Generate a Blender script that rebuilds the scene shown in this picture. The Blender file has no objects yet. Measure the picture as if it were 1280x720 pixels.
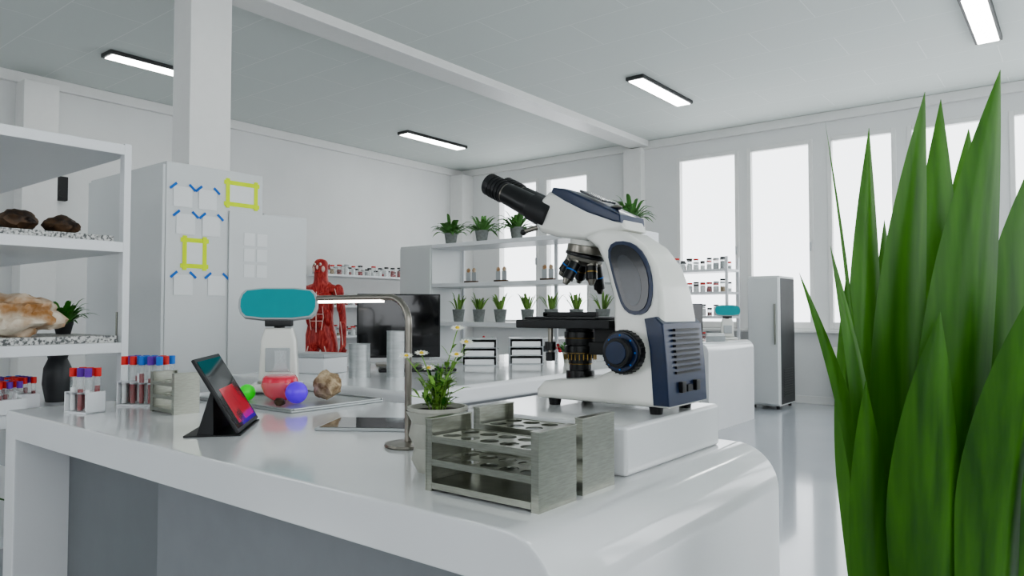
import bpy, bmesh, math, random
from mathutils import Vector, Matrix, noise
random.seed(7)
H=3.8; YB=9.9; XL=-9.02

# ------------------------------------------------------------------ materials
def lin(c):
    c=c/255.0
    return c/12.92 if c<=0.04045 else ((c+0.055)/1.055)**2.4
def mat(name,col,rough=.5,metal=0.,var=.05,scale=12.,emit=0.,ecol=None,alpha=1.,trans=0.,coat=0.,bump=0.,stretch=(1,1,1),col2=None,kind='noise',detail=4,lo=.35,hi=.65):
    m=bpy.data.materials.new(name); m.use_nodes=True
    nt=m.node_tree; N=nt.nodes; L=nt.links
    p=N['Principled BSDF']
    c=[lin(v) for v in col]
    if col2 is None:
        a=[max(0,v*(1-var)) for v in c]; b=[min(1,v*(1+var)) for v in c]
    else:
        a=c; b=[lin(v) for v in col2]
    tc=N.new('ShaderNodeTexCoord'); mp=N.new('ShaderNodeMapping'); mp.inputs['Scale'].default_value=stretch
    L.new(tc.outputs['Object'],mp.inputs['Vector'])
    if kind=='noise':
        t=N.new('ShaderNodeTexNoise'); t.inputs['Scale'].default_value=scale; t.inputs['Detail'].default_value=detail; out=t.outputs['Fac']
    elif kind=='vor':
        t=N.new('ShaderNodeTexVoronoi'); t.inputs['Scale'].default_value=scale; out=t.outputs['Distance']
    elif kind=='wave':
        t=N.new('ShaderNodeTexWave'); t.inputs['Scale'].default_value=scale; t.inputs['Distortion'].default_value=3; out=t.outputs['Fac']
    L.new(mp.outputs['Vector'],t.inputs['Vector'])
    r=N.new('ShaderNodeValToRGB'); r.color_ramp.elements[0].position=lo; r.color_ramp.elements[1].position=hi
    r.color_ramp.elements[0].color=(*a,1); r.color_ramp.elements[1].color=(*b,1)
    L.new(out,r.inputs['Fac']); L.new(r.outputs['Color'],p.inputs['Base Color'])
    p.inputs['Roughness'].default_value=rough; p.inputs['Metallic'].default_value=metal
    p.inputs['Alpha'].default_value=alpha; p.inputs['Transmission Weight'].default_value=trans
    p.inputs['Coat Weight'].default_value=coat
    if emit>0:
        e=ecol or col
        p.inputs['Emission Color'].default_value=(*[lin(v) for v in e],1); p.inputs['Emission Strength'].default_value=emit
    if bump>0:
        bn=N.new('ShaderNodeBump'); bn.inputs['Strength'].default_value=bump; bn.inputs['Distance'].default_value=.01
        L.new(out,bn.inputs['Height']); L.new(bn.outputs['Normal'],p.inputs['Normal'])
    return m
M={}
M['wall']=mat('wall_paint',(226,227,226),.6,var=.015,scale=2)
M['trim']=mat('trim_paint',(230,230,228),.4,var=.01)
M['white']=mat('white_laminate',(226,228,230),.3,var=.01,scale=3,coat=.1)
M['gloss']=mat('gloss_white_worktop',(225,226,227),.11,var=.012,scale=4,coat=.25)
M['cab']=mat('cabinet_paint',(212,215,215),.3,var=.012,scale=3)
M['grey']=mat('grey_panel',(116,120,123),.35,var=.03)
M['mgrey']=mat('mid_grey_panel',(136,139,142),.35,var=.03)
M['lgrey']=mat('light_grey_plastic',(176,180,182),.35,var=.03)
M['pot']=mat('stone_pot',(128,132,130),.7,var=.12,scale=40)
M['wpot']=mat('stoneware',(176,176,166),.45,var=.06,scale=30)
M['soil']=mat('soil',(46,34,26),.9,var=.4,scale=60,bump=.5)
M['steel']=mat('brushed_steel',(158,160,150),.28,.95,var=.09,scale=40,stretch=(1,1,9),detail=5)
M['chrome']=mat('lamp_metal',(140,136,128),.28,.9,var=.05)
M['black']=mat('black_plastic',(14,15,17),.3,var=.2)
M['mblack']=mat('matte_black',(24,25,27),.5,var=.2)
M['dgrey']=mat('dark_grey_glaze',(62,64,66),.4,var=.15)
M['screen']=mat('dark_screen_glass',(10,11,14),.08,var=.1,coat=.4)
M['navy']=mat('navy_enamel',(10,34,68),.3,var=.1,coat=.15)
M['mwhite']=mat('microscope_enamel',(228,228,222),.25,var=.01,coat=.3)
M['gold']=mat('brass_ring',(150,125,70),.3,.9,var=.05)
M['lens']=mat('dark_glass_window',(20,25,34),.1,var=.3,scale=5,coat=.4)
M['lens_reflection']=mat('glass_painted_reflection',(44,50,58),.12,var=.3,scale=9,coat=.3)  # lighter tone that paints a reflection into the dark glass
M['teal']=mat('teal_display',(10,112,122),.35,var=.03,emit=.22,ecol=(20,190,190))
M['leaf']=mat('leaf_green',(56,112,36),.45,var=.35,scale=14)
M['leaf2']=mat('leaf_light_green',(118,158,72),.5,var=.3,scale=14)
M['fern']=mat('fern_green',(84,132,66),.5,var=.3,scale=20)
M['petal']=mat('daisy_petal',(240,240,228),.6,var=.03)
M['yellow']=mat('daisy_centre',(222,190,50),.6,var=.1,scale=80)
M['redp']=mat('red_flower',(180,30,40),.6,var=.2)
M['glass']=mat('clear_glass',(225,232,232),.05,var=.01,alpha=.16)
M['pane']=mat('window_glass',(235,240,242),.03,var=.01,alpha=.05)
M['redliq']=mat('red_liquid',(228,44,72),.12,var=.1,coat=.3,emit=.1,alpha=.82)
M['blood']=mat('dark_red_liquid',(140,28,34),.3,var=.1)
M['capr']=mat('red_cap',(210,44,34),.45,var=.05)
M['capb']=mat('blue_cap',(30,115,205),.45,var=.05)
M['capp']=mat('purple_cap',(100,40,160),.45,var=.05)
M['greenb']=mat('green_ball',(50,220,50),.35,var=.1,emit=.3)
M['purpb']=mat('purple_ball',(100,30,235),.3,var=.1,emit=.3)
M['tapeb']=mat('blue_tape',(10,110,205),.6,var=.04)
M['tapey']=mat('yellow_tape',(210,235,10),.6,var=.04,emit=.1)
M['paper']=mat('paper',(234,236,236),.7,var=.01)
M['granite']=mat('granite',(90,92,92),.5,col2=(205,205,202),scale=90,detail=6,lo=.4,hi=.55)
M['drock']=mat('dark_rock',(34,24,18),.6,col2=(92,68,46),scale=22,detail=8,bump=1)
M['lrock']=mat('quartz_rock',(165,120,72),.7,col2=(225,214,196),scale=12,detail=8,bump=1)
M['trock']=mat('tan_rock',(130,105,75),.8,col2=(200,180,150),scale=40,detail=8,bump=1)
M['marble']=mat('jar_contents',(150,60,60),.5,var=.4,scale=30)
M['beaker']=mat('satin_aluminium',(176,180,180),.4,.6,var=.08,stretch=(1,1,8))
M['muscle']=mat('muscle_red',(160,22,22),.4,col2=(212,88,76),scale=26,stretch=(3,3,.6),detail=4,lo=.42,hi=.7)
M['tendon']=mat('tendon_white',(232,206,196),.45,var=.05)
M['emit']=mat('light_diffuser',(250,252,250),.4,var=.005,emit=14,ecol=(252,254,250))
M['lampglow']=mat('lamp_strip',(255,250,240),.4,var=.005,emit=8)
M['lframe']=mat('fixture_frame',(60,62,62),.5,var=.05)
M['redscr']=mat('tablet_picture',(60,10,16),.1,col2=(225,36,58),scale=9,detail=2,lo=.36,hi=.5,coat=.3)
def blade_mat():
    m=mat('long_blade_leaf',(36,80,16),.34,col2=(80,136,36),scale=7,stretch=(9,9,.6),detail=3,lo=.3,hi=.75)
    nt=m.node_tree;N=nt.nodes;L=nt.links
    p=N['Principled BSDF']; o=[n for n in N if n.type=='OUTPUT_MATERIAL'][0]
    t=N.new('ShaderNodeBsdfTranslucent'); t.inputs['Color'].default_value=(.12,.33,.04,1)
    mx=N.new('ShaderNodeMixShader'); mx.inputs[0].default_value=.38
    L.new(p.outputs[0],mx.inputs[1]);L.new(t.outputs[0],mx.inputs[2]);L.new(mx.outputs[0],o.inputs['Surface'])
    return m
M['blade']=blade_mat()
def ceil_mat():
    m=bpy.data.materials.new('ceiling_tiles'); m.use_nodes=True
    N=m.node_tree.nodes;L=m.node_tree.links;p=N['Principled BSDF']
    tc=N.new('ShaderNodeTexCoord'); b=N.new('ShaderNodeTexBrick')
    b.offset=0.5; b.inputs['Scale'].default_value=1; b.inputs['Brick Width'].default_value=1.2; b.inputs['Row Height'].default_value=.6
    b.inputs['Mortar Size'].default_value=.0035
    b.inputs['Color1'].default_value=(.66,.70,.675,1); b.inputs['Color2'].default_value=(.66,.70,.675,1); b.inputs['Mortar'].default_value=(.80,.83,.81,1)
    L.new(tc.outputs['Object'],b.inputs['Vector']); L.new(b.outputs['Color'],p.inputs['Base Color']); p.inputs['Roughness'].default_value=.7
    return m
M['ceil']=ceil_mat()
M['floor']=mat('polished_floor',(188,192,198),.11,var=.02,scale=1.5,coat=.25)

# ------------------------------------------------------------------ builder
class B:
    def __init__(s,name): s.n=name; s.bm=bmesh.new(); s.mats=[]
    def mi(s,m):
        if m not in s.mats: s.mats.append(m)
        return s.mats.index(m)
    def merge(s,t,m,X=None,flat=False):
        if X is not None: bmesh.ops.transform(t,matrix=X,verts=t.verts)
        i=s.mi(m)
        for f in t.faces: f.material_index=i; f.smooth=not flat
        me=bpy.data.meshes.new('tmp'); t.to_mesh(me); t.free(); s.bm.from_mesh(me); bpy.data.meshes.remove(me)
    def box(s,x0,x1,y0,y1,z0,z1,m,bev=0,seg=2,X=None):
        t=bmesh.new(); bmesh.ops.create_cube(t,size=1)
        bmesh.ops.scale(t,vec=(x1-x0,y1-y0,z1-z0),verts=t.verts)
        bmesh.ops.translate(t,vec=((x0+x1)/2,(y0+y1)/2,(z0+z1)/2),verts=t.verts)
        if bev>0: bmesh.ops.bevel(t,geom=list(t.edges),offset=bev,segments=seg,affect='EDGES',profile=.5)
        s.merge(t,m,X)
    def cyl(s,p0,p1,r0,m,r1=None,seg=24,bev=0,X=None):
        p0=Vector(p0);p1=Vector(p1);d=p1-p0
        t=bmesh.new(); bmesh.ops.create_cone(t,cap_ends=True,segments=seg,radius1=r0,radius2=r0 if r1 is None else r1,depth=d.length)
        if bev>0:
            es=[e for e in t.edges if abs(e.verts[0].co.z-e.verts[1].co.z)<1e-6]
            bmesh.ops.bevel(t,geom=es,offset=bev,segments=2,affect='EDGES',profile=.5)
        q=d.to_track_quat('Z','Y').to_matrix().to_4x4()
        A=Matrix.Translation((p0+p1)/2)@q
        s.merge(t,m,A if X is None else X@A)
    def lathe(s,prof,m,at=(0,0,0),seg=28,X=None,axis=None):
        t=bmesh.new(); rings=[]
        for r,z in prof:
            rings.append([t.verts.new((r*math.cos(2*math.pi*k/seg),r*math.sin(2*math.pi*k/seg),z)) for k in range(seg)] if r>1e-5 else [t.verts.new((0,0,z))])
        for a,b in zip(rings,rings[1:]):
            for k in range(seg):
                k2=(k+1)%seg
                if len(a)==1 and len(b)>1: t.faces.new((a[0],b[k2],b[k]))
                elif len(b)==1 and len(a)>1: t.faces.new((a[k],a[k2],b[0]))
                elif len(a)>1: t.faces.new((a[k],a[k2],b[k2],b[k]))
        bmesh.ops.recalc_face_normals(t,faces=t.faces)
        A=Matrix.Translation(at)
        if axis is not None: A=A@Vector(axis).to_track_quat('Z','Y').to_matrix().to_4x4()
        s.merge(t,m,A if X is None else X@A)
    def tube(s,pts,r,m,seg=12,X=None):
        pts=[Vector(p) for p in pts]; t=bmesh.new(); rings=[]; nrm=None
        for i,p in enumerate(pts):
            d=(pts[min(i+1,len(pts)-1)]-pts[max(i-1,0)]).normalized()
            if nrm is None: nrm=d.orthogonal().normalized()
            nrm=(nrm-d*nrm.dot(d)).normalized(); b=d.cross(nrm)
            rr=r[i] if isinstance(r,(list,tuple)) else r
            rings.append([t.verts.new(p+rr*(nrm*math.cos(2*math.pi*k/seg)+b*math.sin(2*math.pi*k/seg))) for k in range(seg)])
        for a,b in zip(rings,rings[1:]):
            for k in range(seg): t.faces.new((a[k],a[(k+1)%seg],b[(k+1)%seg],b[k]))
        t.faces.new(rings[0][::-1]); t.faces.new(rings[-1])
        bmesh.ops.recalc_face_normals(t,faces=t.faces); s.merge(t,m,X)
    def prism(s,poly,y0,y1,m,bev=0,seg=3,wf=None,X=None):
        """polygon in XZ, extruded along Y; wf(z)->scale of y about centre"""
        t=bmesh.new(); a=[t.verts.new((x,y0,z)) for x,z in poly]; f=t.faces.new(a)
        r=bmesh.ops.extrude_face_region(t,geom=[f]); vs=[v for v in r['geom'] if isinstance(v,bmesh.types.BMVert)]
        bmesh.ops.translate(t,vec=(0,y1-y0,0),verts=vs)
        bmesh.ops.recalc_face_normals(t,faces=t.faces)
        if wf:
            yc=(y0+y1)/2
            for v in t.verts: v.co.y=yc+(v.co.y-yc)*wf(v.co.z)
        if bev>0:
            es=[e for e in t.edges if any(len(fc.verts)>4 for fc in e.link_faces)] if len(poly)>4 else list(t.edges)
            bmesh.ops.bevel(t,geom=es,offset=bev,segments=seg,affect='EDGES',profile=.5,clamp_overlap=True)
        s.merge(t,m,X)
    def ball(s,c,r,m,sc=(1,1,1),sub=3,X=None,rough=0,freq=2,flat=False):
        t=bmesh.new(); bmesh.ops.create_icosphere(t,subdivisions=sub,radius=1)
        o=Vector((random.random()*50,random.random()*50,0))
        for v in t.verts:
            k=1+(noise.noise(v.co*freq+o)*rough+noise.noise(v.co*freq*3+o)*rough*.4 if rough else 0)
            v.co=Vector((v.co.x*sc[0],v.co.y*sc[1],v.co.z*sc[2]))*r*k
        bmesh.ops.translate(t,vec=c,verts=t.verts); s.merge(t,m,X,flat)
    def blade(s,base,tip,w,m,bow=(0,0,0),n=12,fold=.25,side=None,taper='blade',X=None):
        base=Vector(base);tip=Vector(tip);bow=Vector(bow);t=bmesh.new();rows=[]
        ax=(tip-base).normalized()
        sd=Vector(side) if side is not None else Vector((random.uniform(-1,1),random.uniform(-1,1),random.uniform(-.2,.2)))
        for i in range(n+1):
            u=i/n; p=base.lerp(tip,u)+bow*math.sin(math.pi*u*.5)*math.sin(math.pi*min(1,u))
            q=base.lerp(tip,min(1,u+.02))+bow*math.sin(math.pi*min(1,u+.02)*.5)*math.sin(math.pi*min(1,u+.02))
            d=(q-p).normalized() if i<n else ax
            b=(sd-d*sd.dot(d)).normalized(); nn=d.cross(b)
            if taper=='blade': ww=w*min(1,.5+.85*u)*(1-max(0,(u-.58)/.42)**1.9)
            else: ww=w*math.sin(math.pi*min(.999,u*.93+.07))**.8
            ww=max(ww,w*.01)
            rows.append([t.verts.new(p-b*ww/2+nn*ww*fold*.5),t.verts.new(p-b*ww/4+nn*ww*fold*.16),t.verts.new(p),t.verts.new(p+b*ww/4+nn*ww*fold*.16),t.verts.new(p+b*ww/2+nn*ww*fold*.5)])
        for a,b in zip(rows,rows[1:]):
            for k in range(4): t.faces.new((a[k],a[k+1],b[k+1],b[k]))
        s.merge(t,m,X)
    def holed(s,x0,x1,y0,y1,z0,z1,nx,ny,r,m,X=None):
        t=bmesh.new(); cw=(x1-x0)/nx; ch=(y1-y0)/ny; K=16
        for i in range(nx):
            for j in range(ny):
                cx=x0+cw*(i+.5); cy=y0+ch*(j+.5)
                for z,fl in ((z1,0),(z0,1)):
                    I=[];O=[]
                    for k in range(K):
                        a=2*math.pi*k/K; c,sn=math.cos(a),math.sin(a); q=max(abs(c),abs(sn))
                        I.append(t.verts.new((cx+r*c,cy+r*sn,z))); O.append(t.verts.new((cx+c/q*cw/2,cy+sn/q*ch/2,z)))
                    for k in range(K):
                        k2=(k+1)%K; f=(I[k],O[k],O[k2],I[k2]); t.faces.new(f[::-1] if fl else f)
                    if fl==0: top=I
                    else:
                        for k in range(K): t.faces.new((top[k],top[(k+1)%K],I[(k+1)%K],I[k]))
        s.merge(t,m,X,flat=True)
    def done(s,loc=None,rz=0,ang=35,origin=None):
        me=bpy.data.meshes.new(s.n)
        if loc is None:
            vs=[v.co for v in s.bm.verts]
            o=Vector(((min(v.x for v in vs)+max(v.x for v in vs))/2,(min(v.y for v in vs)+max(v.y for v in vs))/2,min(v.z for v in vs)))
            bmesh.ops.translate(s.bm,vec=-o,verts=s.bm.verts); loc=o
        s.bm.to_mesh(me); s.bm.free()
        for m in s.mats: me.materials.append(M[m] if isinstance(m,str) else m)
        me.set_sharp_from_angle(angle=math.radians(ang))
        ob=bpy.data.objects.new(s.n,me); bpy.context.collection.objects.link(ob)
        ob.location=loc; ob.rotation_euler=(0,0,rz)
        wn=ob.modifiers.new('WeightedNormal','WEIGHTED_NORMAL'); wn.keep_sharp=True; wn.weight=80
        return ob
def rounded(poly,it=2):
    for _ in range(it):
        q=[]
        for i,p in enumerate(poly):
            n=poly[(i+1)%len(poly)]
            q.append((p[0]*.75+n[0]*.25,p[1]*.75+n[1]*.25)); q.append((p[0]*.25+n[0]*.75,p[1]*.25+n[1]*.75))
        poly=q
    return poly

# ------------------------------------------------------------------ room
XR=3.4; YF=-3.2
b=B('floor'); b.box(XL-.2,XR+.2,YF-.2,YB+.2,-.1,0,'floor'); b.done((0,0,0))
b=B('ceiling'); b.box(XL-.2,XR+.2,YF-.2,YB+.2,H,H+.1,'ceil'); b.done((0,0,0))
b=B('wall_left'); b.box(XL-.2,XL,YF,YB,0,H,'wall'); b.done((0,0,0))
b=B('wall_front_unseen'); b.box(XL,XR,YF-.2,YF,0,1.0,'wall'); b.box(XL,XR,YF-.2,YF,3.0,H,'wall')  # unseen wall behind the camera, added to block light
xf=[XL,-7.6,-5.6,-4.0,-2.4,0.4,1.8,XR]  # openings cut in the unseen wall to let some fill light in
for i in range(0,len(xf),2): b.box(xf[i],xf[i+1],YF-.2,YF,1.0,3.0,'wall')
b.done((0,0,0))
wins=[(-8.15,-7.24),(-7.12,-6.22),(-4.70,-3.76),(-3.64,-2.76),(-2.58,-1.77),(-1.65,-.84),(-.62,.2),(.32,1.14),(1.4,2.2),(2.32,3.1)]
ZS=.98; ZT=3.48
b=B('wall_back')
b.box(XL,XR,YB,YB+.2,0,ZS,'wall'); b.box(XL,XR,YB,YB+.2,ZT,H,'wall')
xs=[XL]+[v for w in wins for v in w]+[XR]
for i in range(0,len(xs),2): b.box(xs[i],xs[i+1],YB,YB+.2,ZS,ZT,'wall')
b.done((0,0,0))
for i,(a,c) in enumerate(wins):
    b=B('window_%d'%(i+1)); f=.055
    b.box(a,a+f,YB-.01,YB+.07,ZS,ZT,'trim',.006); b.box(c-f,c,YB-.01,YB+.07,ZS,ZT,'trim',.006)
    b.box(a+f,c-f,YB-.01,YB+.07,ZT-f,ZT,'trim',.006); b.box(a+f,c-f,YB-.01,YB+.07,ZS,ZS+f+.03,'trim',.006)
    b.box(a+f,c-f,YB+.03,YB+.036,ZS+f,ZT-f,'pane')
    b.box(c-f+.015,c-f+.03,YB-.05,YB-.02,2.0,2.12,'lgrey',.004)
    b.done()
b=B('trim_1'); b.box(XL,XR,YB-.16,YB,ZS-.05,ZS-.015,'trim',.006); b.done()
b=B('baseboard_back'); b.box(XL,XR,YB-.02,YB,0,.1,'trim',.004); b.done()
b=B('baseboard_left'); b.box(XL,XL+.02,YF,YB-.02,0,.1,'trim',.004); b.done()
b=B('trim_2'); b.box(XL,XL+.06,YF,YB,H-.12,H,'trim',.01); b.done()
b=B('trim_3'); b.box(XL+.06,XR,YB-.06,YB,H-.12,H,'trim',.01); b.done()
b=B('wall_right')
b.box(XR,XR+.2,YF,YB,0,.95,'wall'); b.box(XR,XR+.2,YF,YB,3.45,H,'wall')
for k in range(6): b.box(XR,XR+.2,YF+k*2.6-.2,YF+k*2.6+.2,.95,3.45,'wall')  # unseen wall, bays between piers left open for side fill light
b.done((0,0,0))
b=B('ceiling_beam'); b.box(-5.42,-5.12,YF,YB-.07,H-.09,H,'trim',.006); b.done()
b=B('column'); b.box(-5.56,-5.29,2.75,3.09,0,H-.001,'trim',.01); b.done()
b=B('trim_4'); b.box(-5.52,-5.22,YB-.14,YB,0,H-.1,'trim',.008); b.done()
b=B('trim_5'); b.box(XL,XL+.3,YB-.3,YB,0,H-.12,'trim',.008); b.done()
b=B('trim_6'); b.box(XL,XL+.25,2.75,3.09,0,H-.12,'trim',.008); b.done()
def ceiling_light(x,y):
    b=B('ceiling_light'); l=.64;w=.11
    b.box(-w,w,-l,l,-.04,0,'lframe',.006)
    b.box(-w+.025,w-.025,-l+.03,l-.03,-.047,-.039,'emit')
    b.done((x,y,H))
for x,y in ((-7.62,7.75),(-7.6,3.72),(-3.82,7.65),(-3.82,3.7),(-.65,7.5),(-.66,3.5)): ceiling_light(x,y)

# ------------------------------------------------------------------ main bench
def bench(name,x0,x1,y0,y1,h=.89,th=.085,R=.10,xs=-1.93):
    b=B(name)
    cx,cz=x1-R,h-R
    out=[(x0,0),(x0,h-.012),(x0+.012,h)]
    for k in range(13):
        a=math.pi/2*(1-k/12); out.append((cx+R*math.cos(a),cz+R*math.sin(a)))
    out.append((x1,0)); out.append((x1-th,0))
    r=max(.02,R-th)
    for k in range(7):
        a=math.pi/2*(k/6); out.append((x1-th-r+r*math.cos(a),h-th-r+r*math.sin(a)))
    out+= [(x0+th,h-th),(x0+th,0)]
    b.prism(out,y0,y1,'gloss',bev=.006,seg=2)
    yy=y0+.12
    b.box(xs,x1-th-.002,yy+.02,y1-.03,.05,h-th-.001,'mgrey',.003)
    b.box(xs+.004,x1-th-.01,yy,yy+.02,.07,h-th-.01,'mgrey',.003)
    b.box(x0+th+.001,xs-.001,yy+.035,yy+.055,.0,h-th-.001,'grey')
    return b.done()
bench('lab_bench',-2.68,-.56,.81,1.71)

b=B('side_bench')
b.box(-3.35,-2.05,1.95,4.6,.81,.89,'gloss',.02,3)
b.box(-3.3,-2.12,2.0,4.55,.05,.81,'mgrey',.005)
for k in range(4): b.box(-2.12,-2.105,2.03+k*.63,2.03+k*.63+.6,.08,.79,'grey',.003)
b.done()

b=B('display_plinth'); b.box(-1.12,-.675,1.2,1.64,.89,.985,'gloss',.008,3); b.done()
# ------------------------------------------------------------------ microscope
yc=1.46
b=B('microscope')
def wf(z): return 1.0 if z<1.12 else max(.62,1-(z-1.12)*1.5)
prof=[(-.90,1.372),(-.862,1.345),(-.836,1.30),(-.812,1.23),(-.80,1.12),(-.812,1.072),(-.85,1.055),(-.99,1.04),(-1.01,1.02),(-1.01,1.0),(-.675,1.0),(-.678,1.08),(-.684,1.17),(-.692,1.24),(-.71,1.30),(-.742,1.345),(-.79,1.378),(-.85,1.39)]
b.prism(prof,yc-.092,yc+.092,'mwhite',.012,3,wf)
pw=[(-.838,1.356),(-.762,1.356),(-.715,1.290),(-.712,1.196),(-.775,1.192),(-.806,1.262)]
pi=[(-.829,1.348),(-.767,1.348),(-.722,1.286),(-.720,1.204),(-.771,1.200),(-.799,1.263)]
def slopeside(sgn,poly,off,m):
    t=bmesh.new(); P=rounded(poly,2)
    def y(z,o): return yc+sgn*(.092*wf(z)+o)
    A=[t.verts.new((x,y(z,-.01),z)) for x,z in P]; C=[t.verts.new((x,y(z,off),z)) for x,z in P]
    t.faces.new(C); t.faces.new(A[::-1])
    n=len(P)
    for k in range(n): t.faces.new((A[k],A[(k+1)%n],C[(k+1)%n],C[k]))
    bmesh.ops.recalc_face_normals(t,faces=t.faces); b.merge(t,m)
for sgn in (-1,1):
    slopeside(sgn,pw,.005,'navy'); slopeside(sgn,pi,.007,'lens')
    slopeside(sgn,[(-.805,1.325),(-.775,1.325),(-.738,1.275),(-.738,1.215),(-.768,1.213),(-.788,1.262)],.0075,'lens_reflection')  # painted reflection: lighter patch laid over the dark window
rp=[(-.705,1.005),(-.668,1.005),(-.672,1.09),(-.680,1.175),(-.698,1.19),(-.725,1.186),(-.712,1.12)]
b.prism(rp,yc-.096,yc+.096,'navy',.004,2)
for k in range(9):
    z=1.07+k*.0112
    b.box(-.676,-.667-.0004*k,yc-.06,yc+.06,z,z+.005,'black')
for k in (-1,1): b.box(-.672,-.661,yc+k*.035-.01,yc+k*.035+.01,1.03,1.053,'black',.002)
b.box(-.672,-.664,yc-.012,yc+.012,1.03,1.045,'mblack',.001)
for x in (-.97,-.71):
    for y in (yc-.07,yc+.07): b.cyl((x,y,.985),(x,y,1.003),.013,'black',r1=.016)
hd=[(-.79,1.383),(-.80,1.405),(-.87,1.436),(-.96,1.480),(-1.0,1.490),(-1.032,1.465),(-1.05,1.425),(-1.025,1.392),(-.97,1.376),(-.90,1.366)]
b.prism(hd,yc-.055,yc+.055,'mwhite',.014,3)
# navy cap wrapping over the sloping head
tp=[(-.800,1.398),(-.82,1.402),(-.89,1.428),(-.955,1.462),(-.992,1.486),(-.985,1.497),(-.95,1.490),(-.865,1.449),(-.802,1.417)]
b.prism(tp,yc-.057,yc+.057,'navy',.005,2)
b.box(-.93,-.86,yc-.03,yc+.03,-.001,.004,'lens',.001,X=Matrix.Translation((-.9,0,1.472))@Matrix.Rotation(math.radians(25.5),4,'Y')@Matrix.Translation((.9,0,0)))
b.ball((-.845,yc,1.442),.010,'chrome',(1.6,1.2,.6),2)
d=Vector((-.2,0,.103)).normalized()
for s_ in (-1,1):
    o=Vector((-1.005,yc+s_*.033,1.430))
    b.cyl(o,o+d*.065,.034,'mblack',bev=.003)
    b.cyl(o+d*.065,o+d*.155,.0305,'black',r1=.0275,bev=.002)
    b.cyl(o+d*.155,o+d*.160,.025,'chrome')
    b.cyl(o+d*.160,o+d*.222,.027,'mblack',r1=.0295,bev=.003)
    for q in range(4): b.cyl(o+d*(.168+q*.011),o+d*(.172+q*.011),.0297,'black')
    b.cyl(o+d*.221,o+d*.2225,.020,'lens')
b.cyl((-1.035,yc-.05,1.405),(-1.06,yc-.07,1.395),.006,'chrome',bev=.001)
b.ball((-1.062,yc-.071,1.393),.008,'black',sub=2)
b.cyl((-.925,yc,1.378),(-.925,yc,1.352),.04,'mwhite',bev=.003)
ta=Vector((-.28,0,-1)).normalized(); tc_=Vector((-.925,yc,1.352))
b.cyl(tc_+Vector((.0,0,.006)),tc_+ta*.014,.046,'chrome',bev=.003,seg=36)
b.cyl(tc_+ta*.014,tc_+ta*.022,.048,'black',bev=.002,seg=36)
b.lathe([(.045,0),(.043,.01),(.03,.02),(0,.024)],'chrome',tc_+ta*.02,axis=ta)
u_=ta.orthogonal().normalized(); v_=ta.cross(u_)
for k in range(5):
    a=2*math.pi*k/5+.5; rd=(u_*math.cos(a)+v_*math.sin(a)); dd=(ta*1.0+rd*.42).normalized()
    o=tc_+ta*.022+rd*.026; l=.05+.012*(k%3)
    b.cyl(o,o+dd*.018,.0145,'chrome',bev=.001); b.cyl(o+dd*.018,o+dd*(l),.0135,'black',bev=.001)
    b.cyl(o+dd*l*.6,o+dd*(l*.6+.003),.0141,'gold' if k%2 else 'tapeb'); b.cyl(o+dd*l,o+dd*(l+.012),.0105,'chrome',r1=.006)
b.box(-1.075,-.815,yc-.085,yc+.085,1.162,1.182,'mblack',.003)
b.box(-1.06,-.86,yc-.07,yc+.075,1.182,1.189,'black',.002)
b.box(-1.03,-.88,yc-.035,yc-.02,1.189,1.2,'mblack',.002); b.box(-1.03,-1.015,yc-.035,yc+.05,1.189,1.199,'mblack',.002)
b.box(-.99,-.91,yc-.012,yc+.014,1.189,1.1905,'glass')
b.box(-.88,-.79,yc-.045,yc+.045,1.13,1.168,'mblack',.004)
b.cyl((-.99,yc-.06,1.168),(-.99,yc-.06,1.09),.006,'chrome'); b.cyl((-.99,yc-.06,1.13),(-.99,yc-.06,1.11),.013,'black',bev=.001); b.cyl((-.99,yc-.06,1.105),(-.99,yc-.06,1.085),.011,'mblack',bev=.001)
z=1.165
for r,h,m in ((.034,.012,'mblack'),(.038,.014,'black'),(.0385,.002,'gold'),(.036,.014,'mblack'),(.032,.003,'mblack'),(.038,.016,'black'),(.0385,.002,'gold'),(.033,.012,'mblack'),(.028,.012,'black'),(.0285,.002,'gold'),(.026,.014,'black')):
    b.cyl((-.945,yc,z-h),(-.945,yc,z),r,m,bev=.0008,seg=32); z-=h
for k in range(24):
    a=2*math.pi*k/24; b.box(-.001,.001,-.001,.001,1.087,1.100,'gold',X=Matrix.Translation((-.945+.0375*math.cos(a),yc+.0375*math.sin(a),0)))
b.box(-.92,-.80,yc-.015,yc+.015,1.10,1.13,'mblack',.003)
b.cyl((-.945,yc,1.04),(-.945,yc,1.062),.034,'black',bev=.003); b.cyl((-.945,yc,1.061),(-.945,yc,1.0635),.026,'lens')
for s_ in (-1,1):
    y0=yc+s_*.088
    P=lambda q:(-.765,y0+s_*q,1.115)
    b.cyl(P(-.01),P(.012),.038,'mwhite',bev=.003,seg=36)
    b.cyl(P(.008),P(.034),.046,'black',bev=.004,seg=40)
    b.cyl(P(.034),P(.038),.041,'navy',bev=.001,seg=36)
    b.cyl(P(.036),P(.055),.031,'mblack',bev=.003,seg=36); b.cyl(P(.054),P(.057),.024,'navy',bev=.001,seg=30)
    for k in range(30):
        a=2*math.pi*k/30
        c=Vector((-.765+.0455*math.cos(a),0,1.115+.0455*math.sin(a)))
        b.cyl((c.x,y0+s_*.012,c.z),(c.x,y0+s_*.031,c.z),.0019,'mblack',seg=6)
    for k in range(8):
        a=2*math.pi*k/8
        b.cyl((-.765+.036*math.cos(a),y0+s_*.036,1.115+.036*math.sin(a)),(-.765+.036*math.cos(a),y0+s_*.0395,1.115+.036*math.sin(a)),.002,'tapeb',seg=8)
b.done()

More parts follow.
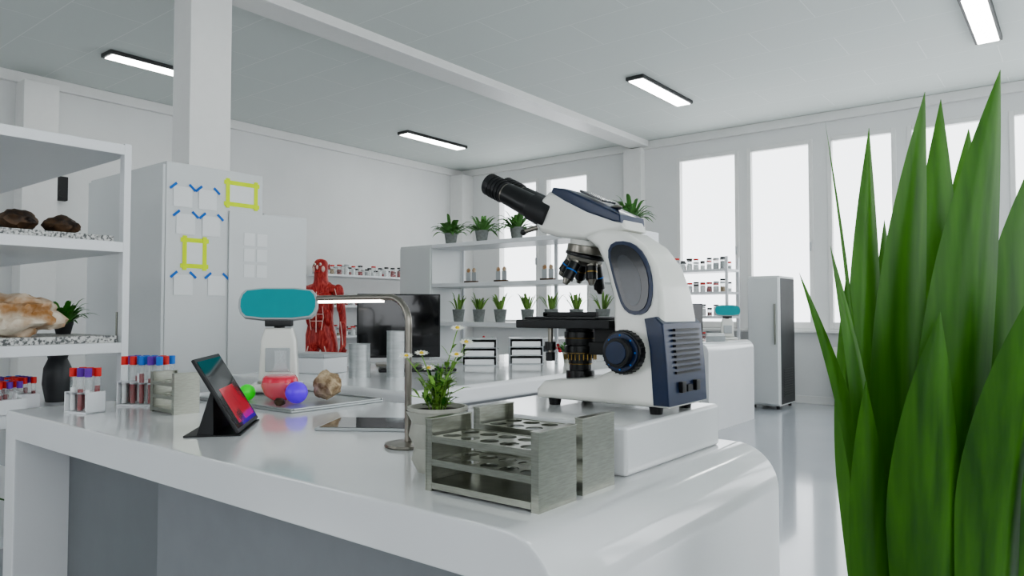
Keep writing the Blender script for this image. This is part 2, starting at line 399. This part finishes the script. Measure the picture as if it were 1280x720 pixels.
# ------------------------------------------------------------------ steel racks
def tube_rack(loc,L=.245,W=.105,h=.125,nx=5,ny=2,r=.0165,rz=0):
    b=B('test_tube_rack'); x0,x1,y0,y1=-L/2,L/2,-W/2,W/2
    for x in (x0,x1-.003):
        b.box(x,x+.003,y0,y1,0,h-.002,'steel')
    for s_ in (x0+.0031,x1-.0151):
        b.box(s_,s_+.012,y0+.0005,y0+.003,0,h-.002,'steel'); b.box(s_,s_+.012,y1-.003,y1-.0005,0,h-.002,'steel')
    for s_ in (x0-.001,x1-.0155): b.box(s_,s_+.0165,y0-.001,y1+.001,h-.0019,h,'steel',.0005)
    for z,hol in ((h*.74,1),(h*.42,1),(h*.10,0)):
        if hol: b.holed(x0+.016,x1-.016,y0+.004,y1-.004,z,z+.002,nx,ny,r,'steel')
        else: b.box(x0+.004,x1-.004,y0+.0035,y1-.0035,z,z+.002,'steel')
        for y in (y0+.0005,y1-.003): b.box(x0+.0155,x1-.0155,y,y+.0025,z-.008,z+.003,'steel')
    return b.done(loc,rz)
tube_rack((-.783,.955,.89)); tube_rack((-.79,1.09,.89),h=.13)
tube_rack((-2.22,1.12,.89),.15,.08,.125,3,2,.014)

# ------------------------------------------------------------------ daisy pot
b=B('potted_daisy'); K=10; rows=5; t=bmesh.new(); R_=[]
for i in range(rows+1):
    z=.118*i/rows; r=.040+.014*(i/rows); q=(.0085 if (i%2) else 0)
    R_.append([t.verts.new(((r+q)*math.cos(2*math.pi*(k+.5*(i%2))/K),(r+q)*math.sin(2*math.pi*(k+.5*(i%2))/K),z)) for k in range(K)])
for i in range(rows):
    A,C=R_[i],R_[i+1]
    for k in range(K):
        k2=(k+1)%K
        if i%2==0: t.faces.new((A[k],A[k2],C[k])); t.faces.new((A[k2],C[k2],C[k]))
        else: t.faces.new((A[k],C[k2],C[k])); t.faces.new((A[k],A[k2],C[k2]))
t.faces.new(R_[0][::-1])
b.merge(t,'wpot',flat=True)
b.lathe([(.0565,.116),(.0595,.118),(.0595,.125),(.054,.125),(.052,.112),(0,.112)],'wpot')
b.lathe([(.0525,.116),(.02,.119),(0,.119)],'soil')
def daisy(b,p,n,r=.015):
    n=Vector(n).normalized(); u=n.orthogonal().normalized(); v=n.cross(u)
    b.ball(p,.0045,'yellow',sub=2)
    for k in range(11):
        a=2*math.pi*k/11; d=u*math.cos(a)+v*math.sin(a)
        b.blade(Vector(p)+d*.003,Vector(p)+d*r+n*.001,.006,'petal',n=4,fold=.1,side=u*-math.sin(a)+v*math.cos(a),taper='leaf')
def stem(top,r0=.0011,leaves=7):
    top=Vector(top); a0=Vector((top.x*.25,top.y*.25,.115)); mid=a0.lerp(top,.5)+Vector((-top.x*.15,-top.y*.15,.01))
    pts=[a0,a0.lerp(mid,.5),mid,mid.lerp(top,.5),top]
    b.tube(pts,r0,'leaf2',6)
    for k in range(leaves):
        u=random.uniform(.05,.85); i=min(3,int(u*4)); p=pts[i].lerp(pts[i+1],u*4-i)
        a=random.uniform(0,6.28); el=random.uniform(-.1,.9); l=random.uniform(.016,.034)
        b.blade(p,p+Vector((math.cos(a)*math.cos(el),math.sin(a)*math.cos(el),math.sin(el)))*l,random.uniform(.006,.011),'leaf2' if k%4 else 'leaf',bow=(0,0,.004),n=4,taper='leaf',side=(-math.sin(a),math.cos(a),0))
for dx,dy,dz in ((-.035,-.01,.228),(.025,.03,.278),(-.068,-.02,.222),(.055,-.005,.228),(-.055,.03,.195),(.035,.045,.25)):
    stem((dx,dy,dz-.002)); daisy(b,(dx,dy,dz),(.2,-.15-abs(dy)*2,.8))
for k in range(24):
    a=random.uniform(0,6.28); r=random.uniform(.01,.055); stem((r*math.cos(a),r*math.sin(a),random.uniform(.145,.21)),.0009,8)
b.done((-1.0,1.03,.89))

# ------------------------------------------------------------------ arched lamp
b=B('desk_lamp'); x,y=-1.23,1.17
b.lathe([(0,0),(.052,0),(.055,.003),(.053,.008),(.012,.011),(0,.011)],'chrome',(x,y,.89),seg=40)
pts=[(x,y,.895),(x,y,1.0),(x,y,1.17)]
for k in range(1,10):
    a=math.pi/2*k/9; pts.append((x-.065*(1-math.cos(a)),y,1.17+.065*math.sin(a)))
pts.append((x-.34,y,1.235))
b.tube(pts,.008,'chrome',16)
b.box(x-.335,x-.09,y-.006,y+.006,1.223,1.230,'lampglow',.001)
b.done()

b=B('tablet'); b.box(-.125,.125,-.1,.1,0,.008,'lgrey',.003); b.box(-.115,.115,-.09,.09,.008,.0088,'screen'); b.done((-1.53,1.32,.89),math.radians(33))
b=B('tablet_on_stand')
o=Vector((-1.66,1.0,.897)); e=Vector((-.743,.669,0)).normalized(); n=Vector((.669,.743,0)); up=(-n*.11+Vector((0,0,.184))).normalized(); nn=e.cross(up)
if nn.dot(n)<0: nn=-nn
X=Matrix(((e.x,up.x,nn.x,o.x),(e.y,up.y,nn.y,o.y),(e.z,up.z,nn.z,o.z),(0,0,0,1)))
b.box(0,.27,0,.215,-.006,.003,'mblack',.003,X=X); b.box(.01,.26,.01,.205,.003,.0038,'screen',X=X)
b.box(.05,.25,.02,.12,.0038,.0042,'redscr',X=X)
Xf=Matrix(((e.x,-n.x,0,o.x),(e.y,-n.y,0,o.y),(0,0,1,.8905),(0,0,0,1)))
b.box(0,.27,-.005,.13,0,.003,'mblack',X=Xf)
b.prism([(.06,.0),(.10,.0),(.068,.11),(.062,.11)],.005,.265,'mblack',X=Matrix(((-n.x,e.x,0,o.x),(-n.y,e.y,0,o.y),(0,0,1,.892),(0,0,0,1))))
b.done()

# ------------------------------------------------------------------ tray + display device + flask etc
b=B('instrument_tray'); b.box(-2.5,-1.9,1.32,1.69,.89,.898,'beaker',.003)
b.box(-2.5,-1.9,1.32,1.328,.898,.904,'beaker',.002); b.box(-2.5,-1.9,1.682,1.69,.898,.904,'beaker',.002); b.box(-1.908,-1.9,1.33,1.68,.898,.904,'beaker',.002); b.done()
def display_device(loc,rz):
    b=B('digital_balance')
    b.box(-.09,.09,-.07,.07,0,.03,'mwhite',.01,3)
    b.lathe([(0,.03),(.07,.03),(.07,.036),(0,.036)],'steel')
    b.prism([(-.072,.03),(.072,.03),(.064,.19),(.050,.235),(-.050,.235),(-.064,.19)],.01,.065,'mwhite',.012,3)
    b.box(-.045,.045,.002,.012,.07,.16,'lgrey',.004)
    b.cyl((0,.04,.23),(0,.035,.27),.02,'black',bev=.002)
    b.box(-.05,.05,.012,.05,.24,.268,'black',.004)
    T=Matrix.Translation((0,.02,.325))@Matrix.Rotation(math.radians(-14),4,'X')
    o=[(-.145,-.03),(-.145,.03),(-.115,.062),(.115,.062),(.145,.03),(.145,-.03),(.115,-.062),(-.115,-.062)]
    b.prism(rounded(o,1),-.012,.02,'lgrey',.003,2,X=T)
    o2=[(x*.94,z*.9) for x,z in rounded(o,1)]
    b.prism(o2,-.0145,-.0115,'teal',0,X=T)
    b.done(loc,rz)
display_device((-2.38,1.59,.905),math.radians(46))
b=B('round_flask')
b.lathe([(0,.002),(.025,.001),(.05,.018),(.0625,.05),(.057,.075),(.05,.084),(.0,.085)],'redliq')
b.lathe([(.0,0),(.026,-.001),(.052,.017),(.064,.05),(.052,.085),(.024,.105),(.019,.125),(.019,.165),(.023,.168)],'glass')
b.done((-2.16,1.455,.9))
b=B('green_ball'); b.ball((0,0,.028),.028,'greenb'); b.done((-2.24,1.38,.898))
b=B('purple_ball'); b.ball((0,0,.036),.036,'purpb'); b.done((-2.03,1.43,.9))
b=B('mineral_rock'); b.ball((0,0,.047),.047,'trock',(1,1,.9),3,rough=.35,flat=True); b.done((-2.03,1.55,.903))
b=B('pebble'); b.ball((0,0,.013),.016,'drock',(1.4,1,.8),2,rough=.3,flat=True); b.done((-2.02,1.36,.9))

def capped_tubes(loc,nx,ny,sp,h,rz=0,seedv=1):
    rnd=random.Random(seedv); b=B('capped_tube_rack')
    w=nx*sp; d=ny*sp
    b.box(-w/2,w/2,-d/2,d/2,0,.006,'white',.001)
    b.holed(-w/2,w/2,-d/2,d/2,h*.5,h*.5+.004,nx,ny,.0095,'white')
    for x in (-w/2,w/2-.004): b.box(x,x+.004,-d/2,d/2,0,h*.55,'white',.001)
    for i in range(nx):
        for j in range(ny):
            x=-w/2+sp*(i+.5); y=-d/2+sp*(j+.5); c=rnd.choice(['capr','capr','capb','capp','capr'])
            b.cyl((x,y,.006),(x,y,h),.0085,'glass',seg=12); b.cyl((x,y,.009),(x,y,h*rnd.uniform(.45,.8)),.0073,'blood' if rnd.random()<.7 else 'paper',seg=12)
            b.cyl((x,y,h*.93),(x,y,h+.018),.0105,c,seg=14,bev=.001)
    b.done(loc,rz)
capped_tubes((-2.42,.94,.89),3,2,.032,.12,.3,1)
capped_tubes((-2.46,1.15,.89),5,3,.032,.145,.5,4)

# ------------------------------------------------------------------ left storage shelf
b=B('storage_shelf'); X0,X1,Y0,Y1=-5.1,-3.22,.6,1.42
for z in (.35,.80,1.07,1.50,1.92): b.box(X0+.002,X1-.002,Y0+.002,Y1-.002,z-.045,z,'white',.004)
for x in (X0,X1-.045):
    for y in (Y0,Y1-.03): b.box(x,x+.045,y,y+.03,0,1.925,'white',.004)
b.done()
b=B('granite_slab'); b.box(-3.75,-3.24,.7,1.36,1.5,1.525,'granite',.002); b.done()
b=B('granite_slab'); b.box(-3.85,-3.24,.7,1.38,1.07,1.10,'granite',.002); b.done()
b=B('dark_ore_rock'); b.ball((0,0,.04),.068,'drock',(1.1,1,.65),3,rough=.3,freq=2.5,flat=True); b.done((-3.33,1.03,1.525))
b=B('dark_ore_rock'); b.ball((0,0,.035),.066,'drock',(1.1,1,.6),3,rough=.3,freq=2.5,flat=True); b.done((-3.36,1.2,1.525))
b=B('quartz_boulder'); b.ball((0,0,.085),.125,'lrock',(1.1,1.1,.75),4,rough=.35,freq=1.8,flat=True); b.done((-3.40,1.07,1.10))
def pot_plant(name,loc,pr=.07,ph=.12,n=26,l=.16,w=.02,pm='pot',lm='fern',sc=1,flow=None,el0=.1,el1=1.3):
    b=B(name)
    b.lathe([(0,0),(pr*.72,0),(pr,ph),(pr*1.0,ph+.004),(pr*.9,ph+.004),(pr*.88,ph*.85),(0,ph*.85)],pm)
    b.lathe([(pr*.9,ph*.88),(0,ph*.93)],'soil')
    for k in range(n):
        a=random.uniform(0,6.283); el=random.uniform(el0,el1); ll=l*random.uniform(.6,1.1)
        p=Vector((pr*.3*math.cos(a),pr*.3*math.sin(a),ph*.9)); dr=Vector((math.cos(a)*math.cos(el),math.sin(a)*math.cos(el),math.sin(el)))
        b.blade(p,p+dr*ll,w*random.uniform(.7,1.2),lm,bow=(0,0,ll*.25),n=6,taper='leaf',side=(-math.sin(a),math.cos(a),0))
        if flow and k%3==0: b.ball(p+dr*ll,.012,flow,sub=1)
    return b.done(loc)
pot_plant('potted_fern',(-3.62,1.31,1.10),.04,.05,60,.13,.022,'mblack','leaf',el0=-.1)
b=B('dark_vase'); b.lathe([(0,0),(.045,0),(.06,.08),(.055,.15),(.038,.19),(.042,.205),(.034,.205),(.03,.19),(0,.18)],'dgrey'); b.done((-3.62,1.29,.80))
capped_tubes((-3.33,.98,.80),4,4,.035,.11,.1,9)
capped_tubes((-3.52,1.10,.80),5,3,.035,.11,.1,12)
pot_plant('potted_fern',(-3.35,.85,.35),.08,.1,40,.2,.03,'mblack','leaf')
b=B('wall_speaker'); b.box(0,.07,-.06,.06,0,.27,'mblack',.008); b.cyl((.07,0,.08),(.074,0,.08),.04,'black'); b.done((XL+.001,3.2,2.45))

# ------------------------------------------------------------------ tall cabinet with notes
b=B('tall_cabinet')
b.box(-5.2,-4.16,2.03,2.66,.05,2.08,'cab',.006); b.box(-5.15,-4.2,2.06,2.62,0,.05,'mblack')
for k in range(2): b.box(-5.19+k*.52,-5.19+k*.52+.505,2.012,2.03,.07,2.06,'cab',.004)
b.box(-4.70,-4.685,1.99,2.012,1.0,1.2,'steel',.003); b.box(-4.66,-4.645,1.99,2.012,1.0,1.2,'steel',.003)
b.done()
b=B('low_cabinet'); b.box(-5.2,-4.16,2.67,3.0,.0,1.84,'cab',.006); b.done()
b=B('glass_whiteboard'); b.box(-4.158,-4.146,2.42,2.99,.75,1.83,'cab',.003)
for k in range(2):
    for j in range(3): b.box(-4.146,-4.143,2.52+k*.09,2.595+k*.09,1.42+j*.1,1.50+j*.1,'paper')
b.done()
def note(y0,y1,z0,z1):
    b=B('taped_note'); x=-4.157; b.box(x,x+.002,y0,y1,z0,z1,'paper')
    for cy,sg in ((y0,1),(y1,-1)):
        X=Matrix.Translation((x+.003,cy,z1))@Matrix.Rotation(sg*math.radians(42),4,'X')
        b.box(-.001,.001,-.026,.026,-.007,.007,'tapeb',X=X)
    b.done()
for y0,z0 in ((2.07,1.82),(2.225,1.82),(2.09,1.66),(2.25,1.66),(2.08,1.30),(2.29,1.30)): note(y0,y0+.115,z0,z0+.12)
def tape_frame(y0,y1,z0,z1):
    b=B('taped_paper'); x=-4.157;w=.026;e=.012
    b.box(x,x+.001,y0-e,y1+e,z1-w,z1,'tapey'); b.box(x,x+.001,y0-e,y1+e,z0,z0+w,'tapey')
    b.box(x+.001,x+.002,y0,y0+w,z0-e,z1+e,'tapey'); b.box(x+.001,x+.002,y1-w,y1,z0-e,z1+e,'tapey')
    b.box(x-.002,x-.0005,y0,y1,z0,z1,'paper'); b.done()
tape_frame(2.40,2.62,1.86,2.02); tape_frame(2.13,2.28,1.46,1.64)

# ------------------------------------------------------------------ anatomical muscle figure
def figure(loc,rz):
    V=[];E=[];R=[]
    def add(p,r,par=None):
        V.append(p);R.append(r if isinstance(r,tuple) else (r,r)); i=len(V)-1
        if par is not None:E.append((par,i))
        return i
    pel=add((0,0,.95),(.14,.10)); bel=add((0,0,1.08),(.115,.09),pel); che=add((0,0,1.24),(.145,.105),bel); up=add((0,.01,1.37),(.11,.075),che)
    nk=add((0,.01,1.46),(.056,.056),up); hb=add((0,-.005,1.53),(.066,.074),nk); hm=add((0,-.005,1.61),(.074,.09),hb); ht=add((0,.005,1.68),(.06,.07),hm)
    for s in (-1,1):
        cl=add((s*.09,.005,1.385),(.065,.055),up); sh=add((s*.165,.005,1.375),.052,cl); ua=add((s*.195,.01,1.25),.042,sh); el=add((s*.215,.015,1.1),.034,ua); fa=add((s*.222,0,1.02),.037,el)
        wr=add((s*.235,-.02,.86),.024,fa); pa=add((s*.24,-.025,.79),(.032,.02),wr)
        for k in range(4):
            f=add((s*.238,-.055+k*.02,.745),.009,pa); f2=add((s*.232,-.058+k*.02,.71-.006*(k in(1,2))),.0085,f); add((s*.222,-.058+k*.02,.68-.006*(k in(1,2))),.007,f2)
        t1=add((s*.22,-.065,.80),.011,wr); add((s*.21,-.08,.76),.009,t1)
        hp=add((s*.09,0,.88),(.09,.09),pel); th=add((s*.105,-.01,.7),(.072,.078),hp); kn=add((s*.11,-.01,.49),.05,th); ca=add((s*.115,.02,.36),(.05,.054),kn); an=add((s*.115,.03,.1),.034,ca)
        hl=add((s*.115,.04,.045),.038,an); add((s*.125,-.06,.035),(.04,.03),hl); add((s*.135,-.14,.025),(.04,.022),len(V)-1)
    me=bpy.data.meshes.new('anatomical_muscle_model'); me.from_pydata(V,E,[])
    ob=bpy.data.objects.new('anatomical_muscle_model',me); bpy.context.collection.objects.link(ob)
    md=ob.modifiers.new('Skin','SKIN'); md.use_smooth_shade=True
    for i,v in enumerate(me.skin_vertices[0].data): v.radius=R[i]; v.use_root=(i==0)
    s=ob.modifiers.new('Sub','SUBSURF'); s.levels=2; s.render_levels=2
    me.materials.append(M['muscle']); ob.location=loc; ob.rotation_euler=(0,0,rz); ob.scale=(1,1,1)
    b=B('muscles')
    for s_ in (-1,1):
        for c,r in (((.068,-.07,1.30),(.08,.04,.06)),((.172,0,1.355),(.054,.056,.078)),((.202,-.025,1.23),(.034,.034,.075)),((.225,-.015,1.01),(.034,.034,.075)),
            ((.036,-.08,1.18),(.032,.022,.028)),((.036,-.08,1.12),(.032,.022,.028)),((.036,-.083,1.05),(.032,.024,.036)),((.088,-.045,1.12),(.038,.045,.09)),
            ((.075,-.05,.73),(.042,.045,.15)),((.135,-.035,.70),(.038,.045,.16)),((.07,-.035,.58),(.033,.036,.06)),((.115,.05,.37),(.045,.033,.10)),((.05,.03,1.42),(.05,.035,.04)),((.03,-.035,1.46),(.014,.016,.06))):
            b.ball((c[0]*s_,c[1],c[2]),1,'muscle',r,3)
        b.tube([(s_*.012,-.108,1.33),(s_*.095,-.112,1.252),(s_*.15,-.08,1.28)],.004,'tendon',6)
        b.tube([(s_*.06,-.105,1.22),(s_*.07,-.104,1.12),(s_*.05,-.104,1.0)],.004,'tendon',6)
        b.tube([(s_*.11,-.07,.60),(s_*.115,-.065,.52),(s_*.115,-.062,.44)],[.012,.02,.008],'tendon',8)
        b.tube([(s_*.16,-.06,1.39),(s_*.185,-.058,1.30),(s_*.197,-.056,1.27)],.004,'tendon',6)
        b.tube([(s_*.08,-.10,.85),(s_*.108,-.098,.74),(s_*.105,-.085,.62)],.005,'tendon',6)
        b.tube([(s_*.215,-.05,1.08),(s_*.23,-.05,.98),(s_*.238,-.045,.86)],.005,'tendon',6)
    for z in (1.15,1.085): b.tube([(-.062,-.10,z),(0,-.106,z),(.062,-.10,z)],.0035,'tendon',6)
    b.tube([(0,-.107,1.36),(0,-.111,1.2),(0,-.106,.98)],.005,'tendon',6)
    f=b.done((0,0,0)); f.parent=ob
    b=B('face')
    for s_ in (-1,1):
        b.ball((s_*.028,-.086,1.62),.013,'petal',sub=2); b.ball((s_*.028,-.097,1.62),.006,'black',sub=2); b.ball((s_*.078,.005,1.6),.02,'muscle',(.4,.8,1.4),2)
        b.ball((s_*.045,-.06,1.575),.025,'tendon',(.7,.7,1.2),2)
    b.ball((0,-.094,1.592),.014,'tendon',(.8,1,1.6),2); b.box(-.022,.022,-.09,-.08,1.548,1.556,'capr',.003)
    f=b.done((0,0,0)); f.parent=ob
    b=B('base'); b.cyl((0,0,-.03),(0,0,.0),.26,'mblack',bev=.006,seg=40); f=b.done((0,0,0)); f.parent=ob
figure((-5.69,4.27,.03),math.radians(30))

# ------------------------------------------------------------------ side bench contents
def monitor(loc,rz,w=.62,h=.38,z0=.12):
    b=B('computer_monitor')
    b.box(-w/2,w/2,-.012,.012,z0,z0+h,'mblack',.005); b.box(-w/2+.008,w/2-.008,-.0135,-.012,z0+.012,z0+h-.008,'screen')
    b.box(-.03,.03,.012,.03,.02,z0+h*.6,'chrome',.004); b.box(-.13,.13,-.08,.1,0,.012,'chrome',.005); b.done(loc,rz)
monitor((-3.13,2.90,.89),math.radians(50),.48,.37,.045)
monitor((-3.33,7.30,.89),math.radians(62),.34,.34,.06)
for (x,y,r,h) in ((-2.70,2.25,.05,.16),(-2.58,2.37,.042,.22)):
    b=B('steel_beaker'); b.lathe([(0,0),(r,0),(r,h-.003),(r+.003,h),(r-.003,h),(r-.004,.004),(0,.004)],'beaker'); b.done((x,y,.89))
b=B('sample_box'); b.box(-.13,.13,-.09,.09,0,.08,'white',.006); b.box(-.132,.132,-.092,.092,.08,.10,'lgrey',.004); b.done((-3.1,2.3,.89),.2)
def filebox(loc,rz):
    b=B('document_tray_stack')
    for k in range(3):
        z=k*.05; b.box(-.1,.1,-.12,.12,z,z+.005,'lgrey'); b.box(-.1,-.095,-.12,.12,z+.005,z+.05,'lgrey'); b.box(.095,.1,-.12,.12,z+.005,z+.05,'lgrey'); b.box(-.095,.095,.115,.12,z+.005,z+.05,'lgrey')
        b.box(-.085,.085,-.11,.1,z+.006,z+.036,'paper')
    b.box(-.1,.1,-.12,.12,.15,.155,'lgrey'); b.done(loc,rz)
filebox((-2.81,3.25,.89),math.radians(40)); filebox((-2.66,3.5,.89),math.radians(40))
b=B('keyboard'); b.box(-.2,.2,-.06,.06,0,.015,'mblack',.004)
for i in range(14):
    for j in range(4): b.box(-.19+i*.027,-.168+i*.027,-.05+j*.026,-.03+j*.026,.015,.019,'black')
b.done((-2.75,2.68,.89),math.radians(50))
pot_plant('potted_red_flower',(-2.47,3.68,.89),.035,.06,26,.1,.02,'wpot','leaf',flow='redp')
pot_plant('potted_red_flower',(-2.98,3.5,.89),.035,.06,26,.1,.02,'wpot','leaf',flow='redp')

# ------------------------------------------------------------------ display shelving with plants
DX=-.19
b=B('display_shelving'); X0,X1,Y0,Y1=-4.5+DX,-2.6,4.75,5.15
b.box(X0-.42,X0,Y0,Y1,0,1.82,'cab',.005); b.box(X0-.41,X0-.01,Y0-.015,Y0,.06,1.80,'cab',.003)
for z in (.45,.78,1.11,1.46,1.82): b.box(X0,X1-.03,Y0,Y1,z-.035,z,'white',.003)
for x in (X0+.002,-3.6): b.box(x,x+.03,Y1,Y1+.02,0,1.8,'white',.003)
b.box(X1-.03,X1,Y0,Y1,0,1.82,'white',.003)
b.done()
for x in (-4.43+DX,-4.05+DX,-3.65+DX,-3.1+DX,-2.72): pot_plant('potted_fern',(x,4.93,1.82),.062,.11,44,.2,.036,el0=-.2,el1=1.1)
for x in (-4.35,-4.1,-3.85,-3.55,-3.3,-3.05,-2.8): pot_plant('potted_seedling',(x+DX,4.95,1.11),.058,.11,18,.17,.02,lm='leaf2',el0=.7)
def card(loc):
    b=B('specimen_stand'); b.box(-.06,.06,-.03,.03,0,.02,'drock',.003)
    for k in (-.03,.03): b.box(k-.022,k+.022,-.004,.004,.02,.1,'lgrey',.002); b.ball((k,0,.115),.018,'lrock',(1,1,1.2),2,rough=.2)
    b.done(loc,.2)
for x in (-4.15,-3.8,-3.3,-2.95): card((x+DX,4.9,1.46))
pot_plant('potted_seedling',(-3.2,4.95,.78),.05,.1,16,.15,.018,lm='leaf2',el0=.7)

def jar_rack(name,x0,x1,y0,y1,shelves,long='x',n=9):
    b=B(name)
    for x in (x0,x1-.03):
        for y in (y0,y1-.03): b.box(x,x+.03,y,y+.03,0,shelves[-1]+.15,'white',.002)
    for z in shelves: b.box(x0+.001,x1-.001,y0+.001,y1-.001,z-.03,z,'white',.003)
    b.done()
    b=B('specimen_jars')
    for z in shelves[1:]:
        for k in range(n):
            for row in range(2):
                u=(k+.5)/n
                if long=='x': x=x0+.05+(x1-x0-.1)*u; y=y0+.1+row*(y1-y0-.2)
                else: y=y0+.05+(y1-y0-.1)*u; x=x1-.1-row*(x1-x0-.2)
                r=random.uniform(.028,.04); h=random.uniform(.08,.14)
                b.cyl((x,y,z+.001),(x,y,z+h),r,'glass',seg=12); b.cyl((x,y,z+.004),(x,y,z+h*random.uniform(.4,.8)),r*.85,random.choice(['marble','paper','trock','paper','lgrey']),seg=12); b.cyl((x,y,z+h),(x,y,z+h+.02),r*.95,random.choice(['mblack','lgrey','capr','mblack']),seg=12)
    b.done()
jar_rack('jar_shelf',-8.95,-8.5,6.4,8.6,(.4,.85,1.3,1.75),'y',16)
jar_rack('jar_shelf',-4.45,-3.38,8.5,8.9,(.4,.8,1.15,1.45,1.73),'x',11)

bench('lab_bench',-5.2,-2.92,6.84,8.1,xs=-4.5)
display_device((-3.12,7.85,.89),math.radians(35))
b=B('document_tray_stack'); b.box(-.1,.1,-.08,.08,0,.05,'lgrey',.004); b.box(-.09,.09,-.07,.07,.05,.08,'paper',.003); b.done((-3.12,7.5,.89),.4)
b=B('lab_refrigerator'); b.box(-3.32,-2.93,9.02,9.6,.04,1.65,'cab',.012,3)
b.box(-3.315,-2.935,8.985,9.02,.06,1.63,'cab',.012,3); b.box(-2.98,-2.965,8.955,8.985,.8,1.3,'steel',.004)
b.box(-2.932,-2.925,9.06,9.58,.06,1.62,'lframe',.003)
for k in range(12): b.box(-2.926,-2.922,9.15,9.5,.15+k*.03,.163+k*.03,'black')
for x in (-3.27,-2.98):
    for y in (9.08,9.54): b.cyl((x,y,0),(x,y,.045),.02,'black')
b.done()
b=B('radiator')
for k in range(16): b.box(-2.5+k*.11,-2.42+k*.11,9.72,9.82,.15,.75,'trim',.012)
b.box(-2.5,-.77,9.74,9.80,.2,.26,'trim'); b.box(-2.5,-.77,9.74,9.80,.62,.68,'trim')
for x in (-2.46,-.81): b.box(x-.02,x+.02,9.75,9.79,0,.16,'trim')
b.done()

# ------------------------------------------------------------------ foreground blade plant
b=B('potted_blade_plant'); C=Vector((-.17,1.31,0))
b.lathe([(0,0),(.15,0),(.19,.5),(.2,.51),(.18,.515),(.17,.46),(0,.46)],'wpot',tuple(C),40)
b.lathe([(.172,.47),(0,.48)],'soil',tuple(C))
Rv=Vector((.785,.62,0)); Fv=Vector((-.62,.785,0))
# (lateral base, depth base, tip lateral, tip depth, tip height, width, lateral bow, twist)
BL=[(-.06,-.06,.018,-.114,1.545,.10,-.03,.0),(-.10,-.02,-.044,-.034,1.538,.085,-.015,.1),(-.04,.05,.04,.066,1.556,.08,.0,-.2),(-.115,.01,-.106,.016,1.495,.06,-.01,.1),
(-.12,-.04,-.241,-.034,1.26,.028,.06,0),(-.115,.04,-.183,.0,1.50,.007,.02,0),(-.12,-.02,-.20,-.05,1.30,.036,.03,.2),
(.03,-.06,.125,-.03,1.44,.125,-.02,.1),(.09,.0,.22,.02,1.57,.125,.0,-.1),(-.01,-.11,.03,-.18,1.26,.11,-.02,.15),(-.08,-.10,-.09,-.14,1.20,.09,-.02,-.15),
(.07,-.10,.12,-.18,1.30,.12,-.02,.1),(-.05,.10,-.03,.12,1.36,.085,.0,.3),(.06,.08,.12,.12,1.52,.10,.0,-.25),
(-.09,.05,-.13,.05,1.26,.06,.0,-.3),(.0,.0,.04,.0,1.38,.10,-.01,.3),(.13,-.02,.28,-.05,1.40,.12,.02,0),(-.12,-.06,-.165,-.08,1.10,.055,.0,-.2)]
for bl,bd,tl,td,tz,w,bw,tw in BL:
    o=C+Rv*bl+Fv*bd*.8+Vector((0,0,.47)); t_=C+Rv*tl+Fv*td+Vector((0,0,tz))
    sd=(Rv*math.cos(tw*1.3)+Fv*math.sin(tw*1.3))
    b.blade(o,t_,w*1.08,'blade',bow=Rv*bw+Fv*random.uniform(-.02,.02),n=24,fold=random.uniform(.2,.45),side=sd)
b.done()

# ------------------------------------------------------------------ world, camera
w=bpy.data.worlds.new('World'); bpy.context.scene.world=w; w.use_nodes=True
bg=w.node_tree.nodes['Background']; bg.inputs[0].default_value=(.94,.97,1,1); bg.inputs[1].default_value=3.5
cam=bpy.data.cameras.new('Camera'); cam.lens=25.4; cam.sensor_width=36; co=bpy.data.objects.new('Camera',cam)
bpy.context.collection.objects.link(co); co.location=(0,0,1.2); co.rotation_euler=(math.radians(91.9),0,math.radians(38.3)); cam.clip_start=.02
bpy.context.scene.camera=co
bpy.context.scene.view_settings.view_transform='AgX'
bpy.context.scene.view_settings.look='AgX - Medium High Contrast'
bpy.context.scene.view_settings.exposure=-.15
